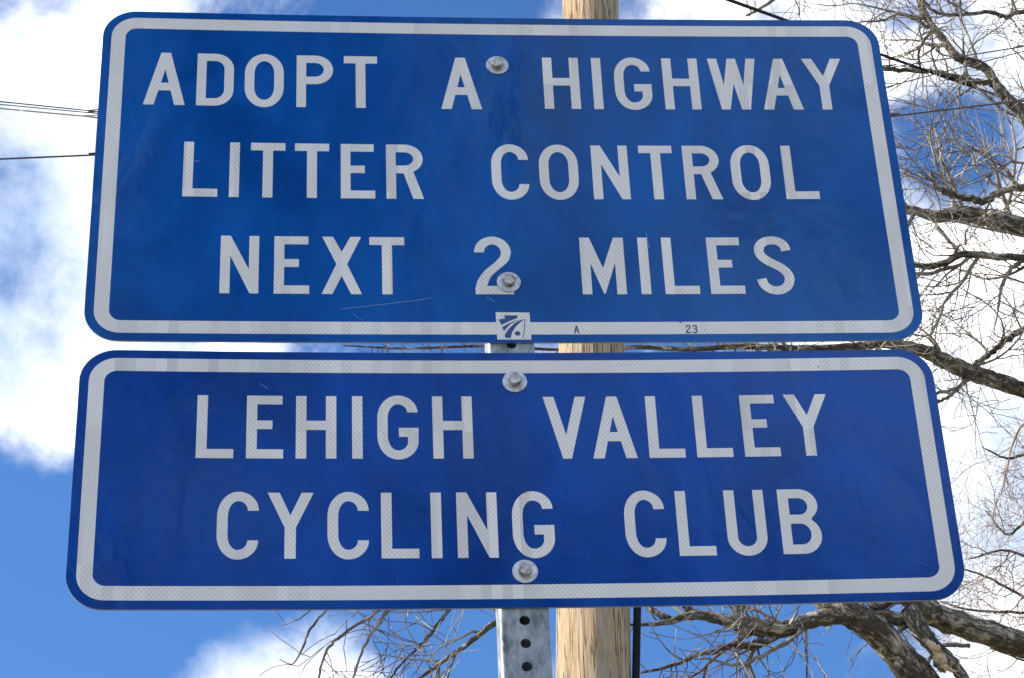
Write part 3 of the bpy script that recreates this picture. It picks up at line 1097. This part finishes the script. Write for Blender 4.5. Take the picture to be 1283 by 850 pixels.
# big lower limbs
pa, wa = P(TY, (1480, 870, 48, 8.8), (1283, 808, 33, 8.4), (1210, 785, 32, 8.2), (1165, 768, 32, 8.1), (1138, 743, 30, 8.0), (1105, 700, 30), (1050, 610, 22), (990, 500, 14), (950, 440, 8))
LA_, RA_ = T1.limb([j_low] + pa, [62] + wa)
pb, wb = P(TY, (1420, 1080, 64, 8.6), (1240, 950, 58, 8.2), (1160, 860, 42, 8.0), (1112, 805, 38, 7.9), (1072, 772, 36, 7.8), (1043, 752, 35, 7.8), (990, 700, 30, 7.9), (900, 640, 22, 8.2), (800, 600, 16, 8.5), (680, 640, 11, 8.5), (560, 690, 7, 8.4), (470, 730, 4, 8.4))
LB_, RB_ = T1.limb([tr_pts[2]] + pb, [80] + wb)
pc, wc = P(7.8, (1072, 770, 24), (1020, 776, 21), (985, 788, 21), (940, 786, 20), (900, 775, 15), (868, 771, 12), (835, 780, 7), (800, 783, 4), (770, 781, 3))
LC, RC = T1.limb(pc, wc)
pc, wc = P(8.0, (1140, 778, 20), (1108, 774, 17), (1075, 772, 15), (1050, 762, 13))
T1.limb(pc, wc)
pc, wc = P(8.0, (1122, 748, 14), (1100, 762, 12), (1085, 748, 9), (1070, 735, 7))
T1.limb(pc, wc)
pc, wc = P(7.8, (1003, 782, 9), (985, 790, 9), (955, 806, 9), (915, 811, 9), (872, 822, 6), (842, 834, 5), (802, 843, 3))
LD, RD = T1.limb(pc, wc, 'branch', 8)
pc, wc = P(7.8, (1010, 786, 6), (985, 806, 5), (950, 824, 5), (920, 834, 4), (892, 826, 3), (870, 826, 2))
LE, RE = T1.limb(pc, wc, 'branch', 8)
pc, wc = P(7.8, (1011, 784, 4), (1010, 810, 4), (1011, 832, 3), (1009, 870, 2))
LF, RF = T1.limb(pc, wc, 'branch', 6)
pc, wc = P(7.9, (870, 771, 12), (862, 762, 9), (850, 750, 7), (830, 735, 5))
T1.limb(pc, wc, 'branch', 8)
pc, wc = P(7.9, (840, 777, 9), (825, 770, 8), (812, 760, 8), (800, 745, 8))
T1.limb(pc, wc, 'branch', 8)
# the snapped limb with torn pale wood
pc, wc = P(7.9, (1138, 762, 22), (1150, 785, 24), (1166, 806, 20), (1186, 824, 17), (1204, 846, 16), (1222, 880, 14), (1235, 930, 11))
LG, RG = T1.limb(pc, wc, 'snapped_limb')
pc, wc = P(7.83, (1162, 802, 5), (1172, 816, 13), (1180, 828, 11), (1188, 838, 6), (1199, 842, 2))
T1.limb(pc, wc, 'torn_wood', 8, M_TORN)
pc, wc = P(7.9, (1168, 812, 11), (1175, 828, 11), (1181, 842, 8))
T1.limb(pc, wc, 'branch', 8)
pc, wc = P(8.1, (1215, 810, 5), (1190, 808, 6), (1176, 815, 5), (1163, 830, 5), (1160, 856, 4))
T1.limb(pc, wc, 'branch', 8)
# middle limb that runs behind the gap between the signs
pg, wg = P(TY, (1430, 530, 30), (1330, 502, 24), (1283, 489, 21), (1250, 478, 21), (1212, 465, 22), (1180, 451, 20), (1150, 438, 17), (1110, 431, 12), (1060, 435, 10), (990, 437, 9), (930, 434, 8), (860, 438, 7), (800, 435, 6), (720, 439, 4), (600, 434, 4), (510, 437, 3), (430, 433, 2))
LG2, RG2 = T1.limb([j_mid] + pg, [40] + wg)
pc, wc = P(TY, (1212, 468, 7), (1228, 452, 7), (1252, 434, 8), (1283, 412, 8), (1340, 380, 6), (1400, 330, 4))
LH, RH = T1.limb(pc, wc, 'branch', 8)
pc, wc = P(TY, (1216, 474, 5), (1196, 487, 4), (1172, 493, 4), (1120, 505, 3))
LI, RI = T1.limb(pc, wc, 'branch', 6)
pc, wc = P(TY, (1212, 474, 5), (1190, 496, 4), (1178, 503, 4), (1150, 520, 3))
LI2, RI2 = T1.limb(pc, wc, 'branch', 6)
# dark branch and the pale thick limb over it
pf_, wf_ = P(8.6, (1400, 345, 14), (1283, 324, 9.5), (1250, 322, 9.5), (1205, 319, 9), (1185, 329, 9), (1160, 334, 8), (1130, 330, 6), (1090, 340, 4))
LJ, RJ = T1.limb([j_mid.lerp(j_up, .8)] + pf_, [26] + wf_)
pc, wc = P(8.6, (1205, 319, 5), (1196, 308, 4), (1186, 300, 4), (1172, 285, 3))
T1.limb(pc, wc, 'branch', 6)
pc, wc = P(8.6, (1283, 325, 6), (1266, 338, 6), (1255, 360, 5), (1251, 385, 3), (1244, 425, 1))
LK, RK = T1.limb(pc, wc, 'branch', 8)
pe, we = P(9.2, (1420, 330, 34), (1283, 286, 26), (1240, 274, 24), (1205, 268, 20), (1172, 271, 15), (1140, 262, 10), (1090, 250, 6))
LL, RL = T1.limb([j_up] + pe, [42] + we)
pc, wc = P(8.5, (1330, 232, 9), (1283, 236, 9), (1258, 239, 9), (1235, 251, 9), (1205, 246, 9), (1178, 237, 8), (1165, 215, 4))
LM, RM = T1.limb([j_up.lerp(j_top, .1)] + pc, [24] + wc, 'branch', 8)
pc, wc = P(8.6, (1255, 239, 5), (1235, 222, 4), (1222, 210, 4), (1219, 195, 3), (1205, 186, 3), (1185, 170, 2))
LM2, RM2 = T1.limb(pc, wc, 'branch', 6)
# upper limb
pd, wd_ = P(9.6, (1420, 260, 30), (1330, 190, 26), (1283, 146, 17), (1252, 112, 13), (1237, 88, 11), (1222, 80, 13), (1200, 72, 11), (1182, 50, 9), (1164, 27, 9), (1152, 0, 9), (1142, -40, 9), (1120, -110, 6))
LN, RN = T1.limb([j_up.lerp(j_top, .35)] + pd, [36] + wd_)
pc, wc = P(9.6, (1248, 105, 9), (1225, 103, 8), (1205, 102, 8), (1182, 92, 6), (1150, 88, 6), (1110, 87, 6), (1060, 80, 4))
LO, RO = T1.limb(pc, wc, 'branch', 8)
pc, wc = P(9.4, (1164, 36, 5), (1146, 24, 4), (1125, 18, 4), (1105, 26, 3), (1075, 28, 2))
LP_, RP = T1.limb(pc, wc, 'branch', 6)
pc, wc = P(9.2, (1400, 0, 9), (1283, 14, 6), (1262, 22, 6), (1240, 16, 5), (1190, 19, 4), (1165, 10, 4), (1150, -10, 3))
LQ, RQ = T1.limb([j_top] + pc, [22] + wc, 'branch', 6)
pc, wc = P(9.0, (1283, 297, 3), (1210, 281, 3), (1137, 267, 3), (1090, 258, 2))
T1.limb(pc, wc, 'branch', 6)
pc, wc = P(9.0, (1225, 76, 3), (1215, 50, 3), (1205, 25, 3), (1202, -10, 3))
LR_, RR = T1.limb(pc, wc, 'branch', 6)
pc, wc = P(9.3, (1060, -60, 5), (1000, -20, 4), (950, 12, 4), (935, 20, 3))
LS, RS = T1.limb(pc, wc, 'branch', 6)
# left-hand sprays that hang below the lower sign
ph_, wh = P(8.3, (800, 600, 14, 8.5), (720, 720, 12), (640, 770, 8), (612, 786, 8), (595, 800, 7), (575, 815, 6), (545, 836, 5), (505, 866, 3), (470, 900, 3))
LT, RT = T1.limb(ph_, wh)
pc, wc = P(8.4, (640, 660, 8, 8.5), (600, 715, 6), (563, 763, 5), (545, 787, 5), (528, 808, 4), (500, 835, 3), (480, 865, 2))
LU, RU = T1.limb(pc, wc, 'branch', 6)
pc, wc = P(8.4, (560, 690, 6), (520, 730, 5), (475, 765, 4), (440, 788, 4), (418, 805, 4), (405, 825, 3), (398, 858, 3))
LW, RW = T1.limb(pc, wc, 'branch', 6)
pc, wc = P(8.4, (560, 692, 5), (510, 735, 4), (480, 772, 4), (462, 800, 4), (450, 825, 3), (440, 860, 3))
LX, RX = T1.limb(pc, wc, 'branch', 6)
pc, wc = P(8.4, (472, 729, 4), (430, 745, 3), (406, 768, 3), (388, 790, 3), (378, 815, 3), (366, 832, 1.5), (350, 826, 1))
LY, RY = T1.limb(pc, wc, 'branch', 6)
pc, wc = P(8.4, (474, 729, 3), (410, 738, 3), (385, 768, 2), (365, 780, 1.5), (352, 784, 1))
LZ, RZ = T1.limb(pc, wc, 'branch', 6)

sp_ = T1.sprout
DN = (0, 0, -.25)
sp_(LC, RC, 10, .6, 2)
sp_(LD, RD, 10, .5, 1)
sp_(LE, RE, 10, .45, 1)
sp_(LF, RF, 12, .45, 1)
sp_(LB_, RB_, 2.4, .8, 2, .55, 1.0, bias=DN)
sp_(LA_, RA_, 2.0, .6, 2, .35)
sp_(LG, RG, 2, .4, 1)
sp_(LG2, RG2, 7, .7, 2, .25, 1.0)
sp_(LH, RH, 9, .6, 2)
sp_(LI, RI, 10, .45, 1)
sp_(LI2, RI2, 10, .45, 1)
sp_(LJ, RJ, 8, .7, 2, .15)
sp_(LK, RK, 9, .6, 2)
sp_(LL, RL, 12, .7, 2, .2)
sp_(LM, RM, 8, .6, 2, .15)
sp_(LM2, RM2, 13, .5, 1)
sp_(LN, RN, 8, .9, 2, .2)
sp_(LO, RO, 10, .65, 2)
sp_(LP_, RP, 14, .5, 1)
sp_(LQ, RQ, 11, .65, 2, .15)
sp_(LR_, RR, 13, .5, 1)
sp_(LS, RS, 11, .5, 1)
sp_(LT, RT, 9, .6, 2, .15)
for a_, b_ in ((LU, RU), (LW, RW), (LX, RX)):
    sp_(a_, b_, 8, .45, 1)
for a_, b_ in ((LY, RY), (LZ, RZ)):
    sp_(a_, b_, 4, .22, 0)
T1.finish()

# second tree, farther off, with thin reddish twigs
T2 = Tree('bare_tree', 'slender farther bare tree with thin reddish brown twigs beyond the lower sign', 17.0, 29, M_BARK, M_TWIG_RED)
t2 = at(1480, 1100, 17.0)
T2.base(Vector((t2.x + .4, 17.0, 0)))
pc = [Vector((t2.x + .4, 17.0, -.3)), Vector((t2.x + .3, 17.0, 2.0)), at(1480, 1100, 17.0), at(1440, 900, 17.0), at(1410, 720, 17), at(1390, 540, 17)]
tk, tkr = T2.limb(pc, [50, 40, 32, 24, 14, 5], 'trunk', 12)
for path in (((1415, 750, 9), (1350, 720, 6), (1300, 705, 4), (1260, 690, 3), (1215, 700, 2.4)),
             ((1425, 820, 9), (1350, 780, 6), (1290, 752, 4), (1240, 725, 3), (1205, 712, 2)),
             ((1405, 690, 7), (1340, 640, 5), (1290, 650, 4), (1262, 670, 3), (1235, 640, 2)),
             ((1398, 600, 7), (1330, 580, 5), (1285, 570, 4), (1262, 575, 3), (1230, 560, 2)),
             ((1395, 570, 5), (1330, 520, 4), (1285, 530, 3), (1268, 560, 3), (1254, 620, 2)),
             ((1430, 850, 8), (1360, 790, 5), (1300, 770, 4), (1220, 765, 3), (1180, 755, 2)),
             ((1440, 900, 8), (1360, 850, 5), (1290, 830, 3), (1240, 812, 2))):
    pc, wc = P(17.0, *path)
    a_, b_ = T2.limb(pc, wc, 'branch', 6)
    T2.sprout(a_, b_, 5.5, .75, 2, .2, 1.0, rmax=.010)
T2.finish()
